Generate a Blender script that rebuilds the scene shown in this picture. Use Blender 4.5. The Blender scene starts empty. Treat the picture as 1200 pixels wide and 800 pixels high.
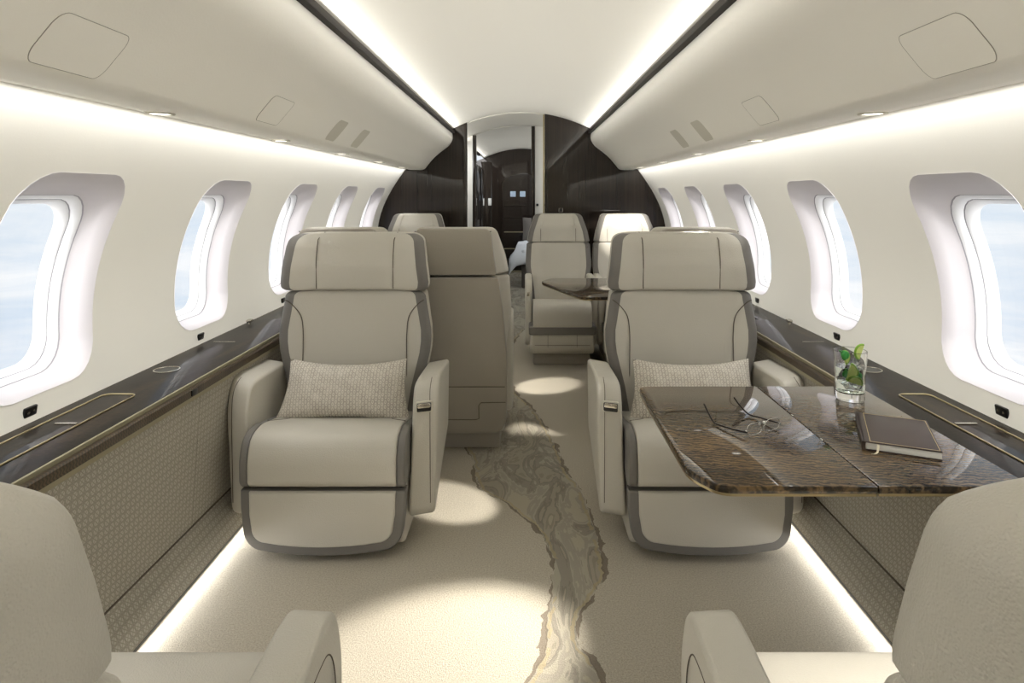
import bpy, bmesh, math, random
import numpy as np
from mathutils import Vector, Matrix
random.seed(7)
PI = math.pi
S = bpy.context.scene
C = S.collection

# ------------------------------------------------------------------ camera, world, exposure
cam_d = bpy.data.cameras.new('camera'); cam = bpy.data.objects.new('camera', cam_d); C.objects.link(cam)
cam.location = (0.02, 0, 1.2); cam.rotation_euler = (PI/2, 0, 0)
cam_d.sensor_width = 36; cam_d.lens = 22.5
cam_d.shift_x = -14/1200; cam_d.shift_y = -172/1200
cam_d.clip_start = 0.02
S.camera = cam
S.view_settings.view_transform = 'Standard'; S.view_settings.look = 'None'
S.view_settings.gamma = 1; S.view_settings.use_curve_mapping = False
S.view_settings.exposure = 0.38
S.cycles.use_denoising = True
S.cycles.max_bounces = 10; S.cycles.diffuse_bounces = 6; S.cycles.glossy_bounces = 4; S.cycles.transmission_bounces = 8
S.cycles.sample_clamp_indirect = 6
SKY_STRENGTH = 0.80
FILL_GLOW = 6.5  # added sky glow behind the camera, brightens window reveals and cabin
E_COVE, E_WALL, E_FLOOR, E_SPOT = 15.0, 11.0, 6.5, 265.0

# ------------------------------------------------------------------ node helpers
class NT:
    def __init__(s, tree): s.t = tree; s.n = tree.nodes; s.l = tree.links
    def new(s, typ, **kw):
        n = s.n.new(typ)
        for k, v in kw.items(): setattr(n, k, v)
        return n
    def put(s, node, idx, val):
        sock = node.inputs[idx]
        if hasattr(val, 'is_output'): s.l.new(val, sock)
        else: sock.default_value = val
    def m(s, op, a, b=None, c=None):
        n = s.new('ShaderNodeMath', operation=op); s.put(n, 0, a)
        if b is not None: s.put(n, 1, b)
        if c is not None: s.put(n, 2, c)
        return n.outputs[0]
    def ramp(s, fac, stops, interp='LINEAR'):
        n = s.new('ShaderNodeValToRGB'); s.put(n, 0, fac); cr = n.color_ramp; cr.interpolation = interp
        while len(cr.elements) < len(stops): cr.elements.new(0.5)
        for e, (p, c) in zip(cr.elements, stops):
            e.position = p; e.color = (c[0], c[1], c[2], 1) if not isinstance(c, (int, float)) else (c, c, c, 1)
        return n.outputs[0]
    def mix(s, fac, a, b):
        n = s.new('ShaderNodeMix', data_type='RGBA'); s.put(n, 0, fac)
        for i, v in ((6, a), (7, b)):
            if isinstance(v, tuple): v = (v[0], v[1], v[2], 1)
            s.put(n, i, v)
        return n.outputs[2]
    def noise(s, vec, scale, detail=3, rough=.5, dist=0):
        n = s.new('ShaderNodeTexNoise'); s.l.new(vec, n.inputs['Vector'])
        n.inputs['Scale'].default_value = scale; n.inputs['Detail'].default_value = detail
        n.inputs['Roughness'].default_value = rough; n.inputs['Distortion'].default_value = dist
        return n.outputs[0]
    def mapping(s, vec, scale=(1, 1, 1), rot=(0, 0, 0), loc=(0, 0, 0)):
        n = s.new('ShaderNodeMapping'); s.l.new(vec, n.inputs[0])
        n.inputs['Scale'].default_value = scale; n.inputs['Rotation'].default_value = rot; n.inputs['Location'].default_value = loc
        return n.outputs[0]

def srgb(r, g, b):
    f = lambda c: c/12.92 if c <= .04045 else ((c+.055)/1.055)**2.4
    return (f(r/255), f(g/255), f(b/255))

MATS = {}
def mat(name, col, rough=.5, metal=0, coat=0, spec=.5, bump=None, build=None, emit=None, trans=0, ior=1.45):
    m = bpy.data.materials.new(name); m.use_nodes = True
    t = NT(m.node_tree); b = m.node_tree.nodes['Principled BSDF']
    b.inputs['Base Color'].default_value = (*col, 1); b.inputs['Roughness'].default_value = rough
    b.inputs['Metallic'].default_value = metal; b.inputs['Coat Weight'].default_value = coat
    b.inputs['Coat Roughness'].default_value = .03; b.inputs['Coat IOR'].default_value = 1.47
    b.inputs['Specular IOR Level'].default_value = spec; b.inputs['IOR'].default_value = ior
    b.inputs['Transmission Weight'].default_value = trans
    tc = t.new('ShaderNodeTexCoord').outputs['Object']
    if emit: b.inputs['Emission Color'].default_value = (*emit[0], 1); b.inputs['Emission Strength'].default_value = emit[1]
    if build:
        c, h, hs = build(t, tc, b)
        if c is not None: t.l.new(c, b.inputs['Base Color'])
        if h is not None:
            bn = t.new('ShaderNodeBump'); bn.inputs['Strength'].default_value = 1; bn.inputs['Distance'].default_value = hs
            t.l.new(h, bn.inputs['Height']); t.l.new(bn.outputs[0], b.inputs['Normal'])
    elif bump:
        bn = t.new('ShaderNodeBump'); bn.inputs['Strength'].default_value = 1; bn.inputs['Distance'].default_value = bump[1]
        t.l.new(t.noise(tc, bump[0], 3), bn.inputs['Height']); t.l.new(bn.outputs[0], b.inputs['Normal'])
    MATS[name] = m
    return m

# ---- world: high sky over a sheet of cloud, plus an added fill glow out of view behind the camera
w = bpy.data.worlds.new('sky'); S.world = w; w.use_nodes = True
t = NT(w.node_tree); bg = w.node_tree.nodes['Background']
gen = t.new('ShaderNodeTexCoord').outputs['Generated']
sx = t.new('ShaderNodeSeparateXYZ'); t.l.new(gen, sx.inputs[0])
cl = t.noise(t.mapping(gen, (2.2, 2.2, 11)), 1.6, 6, .6, .4)
up = t.m('MULTIPLY_ADD', sx.outputs[2], 3.0, .55)
cloud = t.ramp(cl, [(.30, (.62, .73, .86)), (.48, (.80, .85, .91)), (.62, (.95, .96, .97))])
clear = t.ramp(cl, [(.36, (.55, .70, .84)), (.62, (.78, .85, .92))])
upc = t.m('MULTIPLY', up, 1); upc.node.use_clamp = True
sky = t.mix(upc, cloud, clear)
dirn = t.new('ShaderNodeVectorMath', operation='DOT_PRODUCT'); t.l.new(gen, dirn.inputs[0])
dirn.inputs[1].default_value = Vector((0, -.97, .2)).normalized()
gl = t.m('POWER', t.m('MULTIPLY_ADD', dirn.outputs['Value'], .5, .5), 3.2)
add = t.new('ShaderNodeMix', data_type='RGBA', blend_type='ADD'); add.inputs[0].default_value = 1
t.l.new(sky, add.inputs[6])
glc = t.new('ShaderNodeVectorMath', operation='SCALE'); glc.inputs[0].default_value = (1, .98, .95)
t.l.new(t.m('MULTIPLY', gl, FILL_GLOW), glc.inputs['Scale']); t.l.new(glc.outputs[0], add.inputs[7])
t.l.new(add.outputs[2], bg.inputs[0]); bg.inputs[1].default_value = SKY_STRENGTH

# ------------------------------------------------------------------ lamps of the cabin (hidden in coves, and reading lights)
def area(name, loc, aim, sx_, sy_, power, col=(1, .985, .957), spread=180):
    d = bpy.data.lights.new(name, 'AREA'); d.shape = 'RECTANGLE'; d.size = sx_; d.size_y = sy_; d.energy = power; d.color = col; d.spread = math.radians(spread)
    o = bpy.data.objects.new(name, d); C.objects.link(o); o.location = loc
    z = -Vector(aim).normalized(); y = Vector((0, 1, 0)); x = y.cross(z).normalized()
    o.matrix_world = Matrix.Translation(loc) @ Matrix((x, y, z)).transposed().to_4x4()
    return o
Y0, YB = -1.9, 5.56
for s in (-1, 1):
    area('ceiling_cove_light', (s*.594, (Y0+YB)/2, 1.7585), (-s*.97, 0, .22), .012, YB-Y0-.05, E_COVE, spread=115)
    area('far_cove_light', (s*.594, 7.7, 1.7585), (-s*.97, 0, .24), .012, 4.2, E_COVE*.22, spread=140)
    area('wall_wash_light', (s*.9735, (Y0+YB)/2, 1.424), (s*.34, 0, -.94), .012, YB-Y0-.05, E_WALL, spread=128)
    area('floor_light', (s*.992, (Y0+2.9)/2, .024), (-s*.95, 0, -.25), .018, 2.9-Y0, E_FLOOR)
def spot(loc, target, power, ang, blend=.35, size=.02, col=(1, .945, .85)):
    d = bpy.data.lights.new('reading_light', 'SPOT'); d.energy = power; d.spot_size = math.radians(ang); d.spot_blend = blend
    d.shadow_soft_size = size; d.color = col
    o = bpy.data.objects.new('reading_light', d); C.objects.link(o); o.location = loc
    o.rotation_euler = (Vector(target)-Vector(loc)).to_track_quat('-Z', 'Y').to_euler()
spot((.93, 2.50, 1.40), (-.19, 1.64, 0), E_SPOT*1.5, 21, .7)
spot((.93, 1.66, 1.40), (-.27, 2.50, 0), E_SPOT, 9.5, .5)
spot((.93, 2.50, 1.40), (.14, 3.20, 0), E_SPOT*.8, 12, .5)
spot((-.93, 3.34, 1.40), (.16, 4.02, 0), E_SPOT*.8, 11, .5)
spot((.93, 4.20, 1.40), (.80, 4.95, .98), E_SPOT*.22, 30, .5)
spot((.93, .84, 1.40), (.66, 1.00, .42), E_SPOT*.2, 34, .6)

# ------------------------------------------------------------------ materials
LEATH = srgb(190, 186, 176)
def leather_b(t, tc, b):
    v = t.new('ShaderNodeTexVoronoi'); v.feature = 'SMOOTH_F1'; t.l.new(tc, v.inputs['Vector']); v.inputs['Scale'].default_value = 420
    n = t.noise(tc, 9, 3)
    return None, t.m('ADD', v.outputs[0], t.m('MULTIPLY', n, 1.5)), .0006
M_leather = mat('leather_beige', LEATH, .42, build=leather_b)
M_leather_back = mat('leather_taupe', srgb(154, 148, 138), .45, build=leather_b)
M_trim = mat('leather_grey_trim', srgb(112, 109, 105), .45, bump=(400, .0003))
M_seam = mat('seam_thread', srgb(88, 80, 70), .7)
M_cream = mat('cream_lining', srgb(236, 234, 226), .55, bump=(220, .0002))
M_ceil = mat('ceiling_cream', srgb(222, 219, 209), .6)
M_bin = mat('bin_cream', srgb(238, 235, 226), .5, bump=(180, .0003))
M_gap = mat('panel_gap', srgb(160, 156, 146), .8)
M_vent = mat('vent_grille', srgb(200, 196, 183), .7)
M_flare = mat('window_surround_grey', srgb(214, 210, 214), .55)
M_wframe = mat('window_inner_white', srgb(240, 241, 244), .4)
M_wline = mat('window_gasket', srgb(150, 148, 155), .6)
M_rail = mat('dark_rail', srgb(34, 28, 23), .5, spec=.15)
M_black = mat('black_plastic', (.006, .006, .006), .3)
M_chrome = mat('brushed_metal', srgb(205, 200, 190), .18, metal=1)
M_bronze = mat('champagne_metal', srgb(170, 155, 120), .3, metal=1)
M_white = mat('white_plastic', srgb(235, 235, 232), .4)
M_sheet = mat('white_linen', srgb(225, 229, 236), .8)
M_bedbase = mat('bed_base_grey', srgb(96, 92, 88), .7)
M_lamp = mat('lamp_lens', (1, 1, 1), .4, emit=((1, .96, .88), 2.5))

def gloss_wood(t, tc, b):       # vertical-grain dark veneer
    n = t.noise(t.mapping(tc, (70, 70, 1.2)), 1, 4, .6)
    c = t.ramp(n, [(.3, srgb(27, 22, 18)), (.55, srgb(38, 31, 26)), (.8, srgb(50, 41, 34))])
    return c, None, 0
M_wood = mat('dark_gloss_veneer', srgb(40, 32, 26), .5, coat=1, build=gloss_wood, spec=.05)
def ripple(t, tc, b):           # rippled brown figure, used on the tables and the ledge
    big = t.noise(t.mapping(tc, (2.5, 5, 2)), 1.2, 4, .6, .6)
    wv = t.new('ShaderNodeTexWave'); wv.bands_direction = 'Y'
    t.l.new(t.mapping(tc, (1, 1, 1), (0, 0, .18)), wv.inputs['Vector'])
    wv.inputs['Scale'].default_value = 26; wv.inputs['Distortion'].default_value = 7; wv.inputs['Detail'].default_value = 3
    wv.inputs['Detail Scale'].default_value = 2.2
    fine = t.noise(t.mapping(tc, (30, 220, 30)), 1, 3)
    k = t.m('ADD', t.m('MULTIPLY', wv.outputs[1], .30), t.m('MULTIPLY', big, .62))
    k = t.m('ADD', k, t.m('MULTIPLY', fine, .22))
    c = t.ramp(k, [(.34, srgb(22, 18, 13)), (.52, srgb(52, 42, 30)), (.68, srgb(88, 71, 49)), (.88, srgb(130, 104, 70))])
    return c, None, 0
M_veneer = mat('rippled_gloss_veneer', srgb(80, 62, 44), .5, coat=.9, spec=.05, build=ripple)
def ledge_b(t, tc, b):
    big = t.noise(t.mapping(tc, (9, 1.6, 2)), 1.3, 4, .6, .4)
    fine = t.noise(t.mapping(tc, (60, 300, 60)), 1, 3)
    k = t.m('ADD', t.m('MULTIPLY', big, .7), t.m('MULTIPLY', fine, .3))
    c = t.ramp(k, [(.36, srgb(20, 17, 13)), (.55, srgb(36, 30, 23)), (.75, srgb(64, 50, 35))])
    return c, None, 0
M_ledge = mat('ledge_gloss_veneer', srgb(60, 50, 38), .5, coat=.36, spec=.05, build=ledge_b)
def zig(t, tc, b):
    s = t.new('ShaderNodeSeparateXYZ'); t.l.new(tc, s.inputs[0])
    k = t.m('PINGPONG', t.m('ADD', t.m('MULTIPLY', s.outputs[1], 1.0), t.m('MULTIPLY', t.m('PINGPONG', s.outputs[2], .006), .8)), .005)
    k = t.m('MULTIPLY', k, 200)
    n = t.noise(tc, 30, 3)
    c = t.mix(t.m('MULTIPLY', k, n), srgb(38, 31, 24), srgb(112, 94, 70))
    return c, None, 0
M_lip = mat('ledge_lip_veneer', srgb(80, 65, 45), .35, coat=.2, build=zig)
M_strip = mat('pale_bronze_strip', srgb(150, 143, 118), .45, metal=.3)

def lattice(t, tc, b):          # fine star lattice woven into the side panels
    s = t.new('ShaderNodeSeparateXYZ'); t.l.new(tc, s.inputs[0])
    sc = 1/.021
    u = t.m('MULTIPLY', s.outputs[1], sc); v = t.m('MULTIPLY', s.outputs[2], sc)
    def tri(x): return t.m('PINGPONG', x, .5)             # 0 on whole numbers
    a = tri(u); bb = tri(v); c1 = tri(t.m('ADD', u, v)); c2 = tri(t.m('SUBTRACT', u, v))
    # circles: distance from cell centre
    fu = t.m('SUBTRACT', t.m('FRACT', u), .5); fv = t.m('SUBTRACT', t.m('FRACT', v), .5)
    r = t.m('SQRT', t.m('ADD', t.m('MULTIPLY', fu, fu), t.m('MULTIPLY', fv, fv)))
    ring = t.m('ABSOLUTE', t.m('SUBTRACT', r, .44))
    d = t.m('MINIMUM', t.m('MINIMUM', c1, c2), t.m('MINIMUM', t.m('MULTIPLY', ring, 1.2), t.m('MINIMUM', a, bb)))
    k = t.m('MULTIPLY', d, 9); k.node.use_clamp = True
    n = t.noise(tc, 300, 2)
    c = t.mix(k, srgb(142, 137, 126), srgb(182, 177, 165))
    c = t.mix(t.m('MULTIPLY', n, .25), c, srgb(110, 104, 90))
    return c, k, .0008
M_lattice = mat('lattice_fabric', srgb(150, 143, 126), .85, build=lattice)
def pillow_b(t, tc, b):
    s = t.new('ShaderNodeSeparateXYZ'); t.l.new(tc, s.inputs[0])
    n = t.noise(tc, 40, 2)
    u = t.m('MULTIPLY', s.outputs[0], 1/.011); v = t.m('MULTIPLY', s.outputs[2], 1/.017)
    v = t.m('ADD', v, t.m('MULTIPLY', t.m('FLOOR', u), .5))
    fu = t.m('SUBTRACT', t.m('FRACT', u), .5); fv = t.m('SUBTRACT', t.m('FRACT', v), .5)
    r = t.m('SQRT', t.m('ADD', t.m('MULTIPLY', t.m('MULTIPLY', fu, fu), 1.7), t.m('MULTIPLY', fv, fv)))
    k = t.m('MULTIPLY', t.m('ABSOLUTE', t.m('SUBTRACT', r, .30)), 7); k.node.use_clamp = True
    c = t.mix(t.m('MULTIPLY', k, t.m('ADD', n, .4)), srgb(234, 229, 219), srgb(176, 169, 158))
    return c, t.m('SUBTRACT', 1, k), .001
M_pillow = mat('woven_pillow', srgb(176, 168, 155), .9, build=pillow_b)

# carpet with a marble vein river; edge lines measured on the floor plane
def fl(px, py):
    k = (py-228)/1.2
    return (750/k, (px-614)/k+.02)
L_edge = [fl(*p) for p in [(620, 800), (638, 760), (640, 725), (648, 700), (648, 660), (640, 636), (605, 598), (592, 587), (575, 580), (557, 560), (556, 545), (545, 515)]]
R_edge = [fl(*p) for p in [(705, 800), (695, 775), (675, 745), (680, 720), (700, 690), (708, 665), (705, 650), (690, 600), (678, 570), (665, 555), (650, 520), (625, 480), (600, 450)]]
L_edge = [(0, -.12), (1.1, -.05)] + L_edge + [(3.6, -.30), (4.6, -.38), (6, -.45), (9, -.4)]
R_edge = [(0, .30), (1.1, .27)] + R_edge + [(4.9, -.08), (5.6, .0), (6.6, .22), (9, .15)]
def carpet_b(t, tc, b):
    s = t.new('ShaderNodeSeparateXYZ'); t.l.new(tc, s.inputs[0]); X, Y = s.outputs[0], s.outputs[1]
    def edge(pts):
        n = t.new('ShaderNodeFloatCurve'); cu = n.mapping.curves[0]
        pts = sorted(pts)
        cu.points[0].location = (pts[0][0]/9, pts[0][1]+.5); cu.points[1].location = (pts[-1][0]/9, pts[-1][1]+.5)
        for y, x in pts[1:-1]: cu.points.new(y/9, x+.5)
        for p in cu.points: p.handle_type = 'AUTO_CLAMPED'
        n.mapping.update()
        t.put(n, 1, t.m('DIVIDE', Y, 9.0))
        return t.m('SUBTRACT', n.outputs[0], .5)
    wob = t.m('MULTIPLY', t.m('SUBTRACT', t.noise(tc, 22, 3), .5), .035)
    dl = t.m('ADD', t.m('SUBTRACT', X, edge(L_edge)), wob)
    dr = t.m('ADD', t.m('SUBTRACT', edge(R_edge), X), wob)
    inside = t.m('MULTIPLY', t.m('GREATER_THAN', dl, 0), t.m('GREATER_THAN', dr, 0))
    mask1 = t.noise(tc, 5.5, 2)
    def line(d, c0, w):
        return t.m('LESS_THAN', t.m('ABSOLUTE', t.m('SUBTRACT', d, c0)), w)
    wid = t.m('MULTIPLY', t.m('SUBTRACT', mask1, .40), .055)
    dark = t.m('MAXIMUM', line(dl, -.004, wid), line(dr, -.004, wid))
    gold = t.m('MAXIMUM', line(dl, .011, .0055), line(dr, .011, .0055))
    gold = t.m('MULTIPLY', gold, t.m('GREATER_THAN', t.noise(t.mapping(tc, loc=(4, 7, 0)), 4.5, 2), .43))
    g = t.noise(t.mapping(tc, (2.0, .8, 1)), 3.0, 4, .55, 1.6)
    swirl = t.ramp(g, [(0, srgb(184, 176, 158)), (.40, srgb(160, 154, 142)), (.455, srgb(178, 171, 156)), (.49, srgb(140, 135, 125)), (.535, srgb(120, 116, 108)), (.56, srgb(164, 156, 140)), (.62, srgb(142, 135, 120)), (.66, srgb(180, 171, 152))], 'CONSTANT')
    swirl = t.mix(.25, swirl, srgb(168, 162, 148))
    fine = t.noise(tc, 200, 3, .8)
    base = t.mix(t.m('MULTIPLY_ADD', fine, 1.8, -.4), srgb(156, 149, 134), srgb(220, 213, 198))
    c = t.mix(t.m('MULTIPLY', inside, .9), base, swirl)
    c = t.mix(t.m('MULTIPLY', gold, .55), c, srgb(182, 166, 128))
    c = t.mix(t.m('MULTIPLY', dark, .75), c, srgb(104, 92, 80))
    f2 = t.noise(tc, 420, 2, .8)
    c = t.mix(t.m('MULTIPLY', f2, .22), c, srgb(135, 127, 112))
    return c, t.m('ADD', fine, f2), .0025
M_carpet = mat('carpet_beige', srgb(190, 180, 160), .95, build=carpet_b, spec=.1)

def clear_glass(name, col=(1, 1, 1), ior=1.45, rough=0.0):
    m = bpy.data.materials.new(name); m.use_nodes = True
    t = NT(m.node_tree); n = m.node_tree.nodes; n.remove(n['Principled BSDF'])
    g = t.new('ShaderNodeBsdfGlass'); g.inputs['IOR'].default_value = ior; g.inputs['Color'].default_value = (*col, 1); g.inputs['Roughness'].default_value = rough
    t.l.new(g.outputs[0], n['Material Output'].inputs[0]); MATS[name] = m; return m
def thin_pane(name, amount=.05):
    m = bpy.data.materials.new(name); m.use_nodes = True
    t = NT(m.node_tree); n = m.node_tree.nodes; n.remove(n['Principled BSDF'])
    tr = t.new('ShaderNodeBsdfTransparent'); gl = t.new('ShaderNodeBsdfGlossy'); gl.inputs['Roughness'].default_value = .02
    mx = t.new('ShaderNodeMixShader'); mx.inputs[0].default_value = amount
    t.l.new(tr.outputs[0], mx.inputs[1]); t.l.new(gl.outputs[0], mx.inputs[2]); t.l.new(mx.outputs[0], n['Material Output'].inputs[0]); MATS[name] = m; return m
M_glass = clear_glass('tumbler_glass'); M_drink = clear_glass('clear_drink', (.97, 1, .97), 1.33); M_ice = clear_glass('ice', (.98, 1, 1), 1.31, .08)
M_pane = thin_pane('window_pane', .03); M_lens = thin_pane('spectacle_lens', .12)
M_lime = mat('lime_peel', srgb(120, 165, 40), .4); M_limef = mat('lime_flesh', srgb(200, 215, 120), .45, bump=(120, .001))
M_mint = mat('mint_leaf', srgb(40, 140, 50), .5)
M_book = mat('book_leather', srgb(62, 50, 45), .5, bump=(300, .0004)); M_gold = mat('gold_foil', srgb(205, 185, 135), .35, metal=.7)
M_paper = mat('paper', srgb(225, 222, 215), .8); M_ribbon = mat('cream_ribbon', srgb(225, 215, 190), .7)
M_wire = mat('spectacle_metal', srgb(40, 36, 34), .3, metal=.6); M_wirel = mat('spectacle_silver', srgb(190, 188, 184), .2, metal=1)

# ------------------------------------------------------------------ mesh helpers
def finish(name, bm, m, parent=None, smooth=35, recalc=True):
    if recalc: bmesh.ops.recalc_face_normals(bm, faces=bm.faces)
    for f in bm.faces: f.smooth = bool(smooth)
    if smooth:
        th = math.radians(smooth)
        for e in bm.edges:
            if len(e.link_faces) == 2 and e.calc_face_angle(0) > th: e.smooth = False
    me = bpy.data.meshes.new(name); bm.to_mesh(me); bm.free(); me.materials.append(m)
    o = bpy.data.objects.new(name, me); C.objects.link(o)
    if parent: o.parent = parent
    return o
def tag(o, label=None, cat=None, group=None, kind=None):
    if label: o['label'] = label
    if cat: o['category'] = cat
    if group: o['group'] = group
    if kind: o['kind'] = kind
    return o
def thing(name, label, cat, loc=(0, 0, 0), rz=0, group=None, kind=None):
    o = bpy.data.objects.new(name, None); C.objects.link(o); o.empty_display_size = .1
    o.location = loc; o.rotation_euler = (0, 0, rz)
    return tag(o, label, cat, group, kind)
def add_box(bm, c, s, bev=0, seg=2, rot=None):
    ret = bmesh.ops.create_cube(bm, size=1); vs = ret['verts']
    for v in vs: v.co = Vector((v.co.x*s[0], v.co.y*s[1], v.co.z*s[2]))
    if bev:
        es = list({e for v in vs for e in v.link_edges})
        r = bmesh.ops.bevel(bm, geom=es, offset=bev, segments=seg, profile=.5, affect='EDGES'); vs = list({v for f in r['faces'] for v in f.verts} | {v for v in vs if v.is_valid})
    for v in vs:
        if rot: v.co = rot @ v.co
        v.co += Vector(c)
    return vs
def box(name, c, s, m, parent=None, bev=.003, seg=2, rot=None):
    bm = bmesh.new(); add_box(bm, c, s, bev, seg, rot); return finish(name, bm, m, parent)
def prism(name, prof, axis, a0, a1, m, parent=None, bev=0, seg=3, warp=None, smooth=35, cuts=0):
    """extrude a closed 2D outline along axis ('x': outline is (y,z); 'y': (x,z); 'z': (x,y))"""
    bm = bmesh.new()
    mk = {'x': lambda a, p: (a, p[0], p[1]), 'y': lambda a, p: (p[0], a, p[1]), 'z': lambda a, p: (p[0], p[1], a)}[axis]
    A = [bm.verts.new(mk(a0, p)) for p in prof]; B = [bm.verts.new(mk(a1, p)) for p in prof]
    bm.faces.new(A); bm.faces.new(B[::-1]); n = len(prof)
    for i in range(n): bm.faces.new((A[i], B[i], B[(i+1) % n], A[(i+1) % n]))
    bmesh.ops.recalc_face_normals(bm, faces=bm.faces)
    if bev:
        caps = [e for e in bm.edges if (e.verts[0] in A and e.verts[1] in A) or (e.verts[0] in B and e.verts[1] in B)]
        bmesh.ops.bevel(bm, geom=caps, offset=bev, segments=seg, profile=.5, affect='EDGES', clamp_overlap=True)
    if warp:
        for v in bm.verts: v.co = Vector(warp(*v.co))
    return finish(name, bm, m, parent, smooth)
def rrect(hw, hh, r, seg=6, cx=0, cy=0):
    pts = []
    for (sx_, sy_, a0) in ((1, 1, 0), (-1, 1, 90), (-1, -1, 180), (1, -1, 270)):
        for k in range(seg+1):
            a = math.radians(a0+90*k/seg)
            pts.append((cx+sx_*(hw-r)+r*math.cos(a), cy+sy_*(hh-r)+r*math.sin(a)))
    return pts
def fillet(pts, rs, seg=6):
    """round the corners of a polygon"""
    out = []; n = len(pts)
    for i in range(n):
        r = rs[i] if isinstance(rs, (list, tuple)) else rs
        p = Vector(pts[i]); a = Vector(pts[i-1]); b = Vector(pts[(i+1) % n])
        if r <= 0: out.append(tuple(p)); continue
        u = (a-p); v = (b-p); rr = min(r, u.length*.49, v.length*.49)
        p0 = p+u.normalized()*rr; p1 = p+v.normalized()*rr
        for k in range(seg+1):
            s_ = k/seg; q = p0*(1-s_)**2+p*2*s_*(1-s_)+p1*s_*s_
            out.append(tuple(q))
    return out
def add_tube(bm, pts, r, seg=8, closed=False, flat=None):
    pts = [Vector(p) for p in pts]; n = len(pts); rings = []; prev = None
    for i in range(n):
        if closed: d = pts[(i+1) % n]-pts[i-1]
        else: d = pts[min(i+1, n-1)]-pts[max(i-1, 0)]
        d = d.normalized() if d.length else Vector((0, 0, 1))
        if prev is None:
            a = Vector((0, 0, 1)) if abs(d.z) < .9 else Vector((1, 0, 0))
            nrm = d.cross(a).normalized()
        else: nrm = (prev-d*prev.dot(d)).normalized()
        prev = nrm; bn = d.cross(nrm)
        rr = r[i] if isinstance(r, (list, tuple)) else r
        rings.append([bm.verts.new(pts[i]+(nrm*math.cos(2*PI*k/seg)+bn*math.sin(2*PI*k/seg))*rr) for k in range(seg)])
    m_ = n if closed else n-1
    for i in range(m_):
        A, B = rings[i], rings[(i+1) % n]
        for k in range(seg): bm.faces.new((A[k], A[(k+1) % seg], B[(k+1) % seg], B[k]))
    if not closed: bm.faces.new(rings[0][::-1]); bm.faces.new(rings[-1])
def tube(name, pts, r, m, parent=None, seg=8, closed=False):
    bm = bmesh.new(); add_tube(bm, pts, r, seg, closed); return finish(name, bm, m, parent, 60)
def smooth_pts(pts, k=6):
    out = []; n = len(pts); P = [Vector(p) for p in pts]
    for i in range(n-1):
        p0 = P[max(i-1, 0)]; p1 = P[i]; p2 = P[i+1]; p3 = P[min(i+2, n-1)]
        for j in range(k):
            s_ = j/k
            out.append(.5*((2*p1)+(p2-p0)*s_+(2*p0-5*p1+4*p2-p3)*s_*s_+(3*p1-p0-3*p2+p3)*s_**3))
    out.append(P[-1]); return out
def loft(name, rings, m, parent=None, cap=True, closed=True, smooth=40, sel=None):
    """rings: list of equal-length 3D point lists; sel=(i0,i1) keeps only that run of the ring"""
    bm = bmesh.new(); R = []
    for ring in rings:
        rr = ring if sel is None else [ring[i] for i in sel]
        R.append([bm.verts.new(p) for p in rr])
    n = len(R[0]); m_ = n if (closed and sel is None) else n-1
    for a, b in zip(R[:-1], R[1:]):
        for k in range(m_): bm.faces.new((a[k], a[(k+1) % n], b[(k+1) % n], b[k]))
    if cap and sel is None: bm.faces.new(R[0][::-1]); bm.faces.new(R[-1])
    return finish(name, bm, m, parent, smooth)
def lathe(name, prof, m, parent=None, seg=32, loc=(0, 0, 0)):
    bm = bmesh.new(); R = []
    for r, z in prof:
        if r < 1e-6: R.append([bm.verts.new((loc[0], loc[1], loc[2]+z))])
        else: R.append([bm.verts.new((loc[0]+r*math.cos(2*PI*k/seg), loc[1]+r*math.sin(2*PI*k/seg), loc[2]+z)) for k in range(seg)])
    for a, b in zip(R[:-1], R[1:]):
        for k in range(seg):
            q = [a[k % len(a)], a[(k+1) % len(a)], b[(k+1) % len(b)], b[k % len(b)]]
            u = []
            for v in q:
                if v not in u: u.append(v)
            if len(u) > 2: bm.faces.new(u)
    return finish(name, bm, m, parent, 40)

# ------------------------------------------------------------------ shell
WZ = [.58, .625, .73, .85, .904, 1.0, 1.096, 1.26, 1.348, 1.42]
WX = [1.214, 1.225, 1.243, 1.256, 1.254, 1.234, 1.195, 1.12, 1.062, 1.005]
WP = np.polyfit(WZ, WX, 4)
def wx(z): return float(np.polyval(WP, z))
def ceil_z(x): return 1.918-.405*x*x
BIN = smooth_pts([(v[0], v[1], 0) for v in [(.612, 1.752), (.600, 1.72), (.602, 1.675), (.632, 1.625), (.70, 1.572), (.76, 1.52), (.81, 1.462), (.835, 1.430)]], 5)
BIN = [(p.x, p.y) for p in BIN]+[(.845, 1.4215), (.862, 1.415), (.885, 1.413), (.93, 1.413), (.966, 1.414)]
WTOP = 1.452
def bin_pt(s_):        # point and outward normal along the face at arc parameter in X
    for (x0, z0), (x1, z1) in zip(BIN[:-1], BIN[1:]):
        if x1 > x0 and x0 <= s_ <= x1:
            f = (s_-x0)/(x1-x0); d = Vector((x1-x0, z1-z0)).normalized()
            return x0+(x1-x0)*f, z0+(z1-z0)*f, (d.y, -d.x)
    return BIN[-1][0], BIN[-1][1], (0, -1)

# floor
bm = bmesh.new(); vs = [bm.verts.new(p) for p in ((-1.3, Y0, 0), (1.3, Y0, 0), (1.3, 11.2, 0), (-1.3, 11.2, 0))]; bm.faces.new(vs)
tag(finish('floor', bm, M_carpet, None, 0), 'beige cabin carpet with a grey marbled vein running down the aisle', kind='structure')
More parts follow.
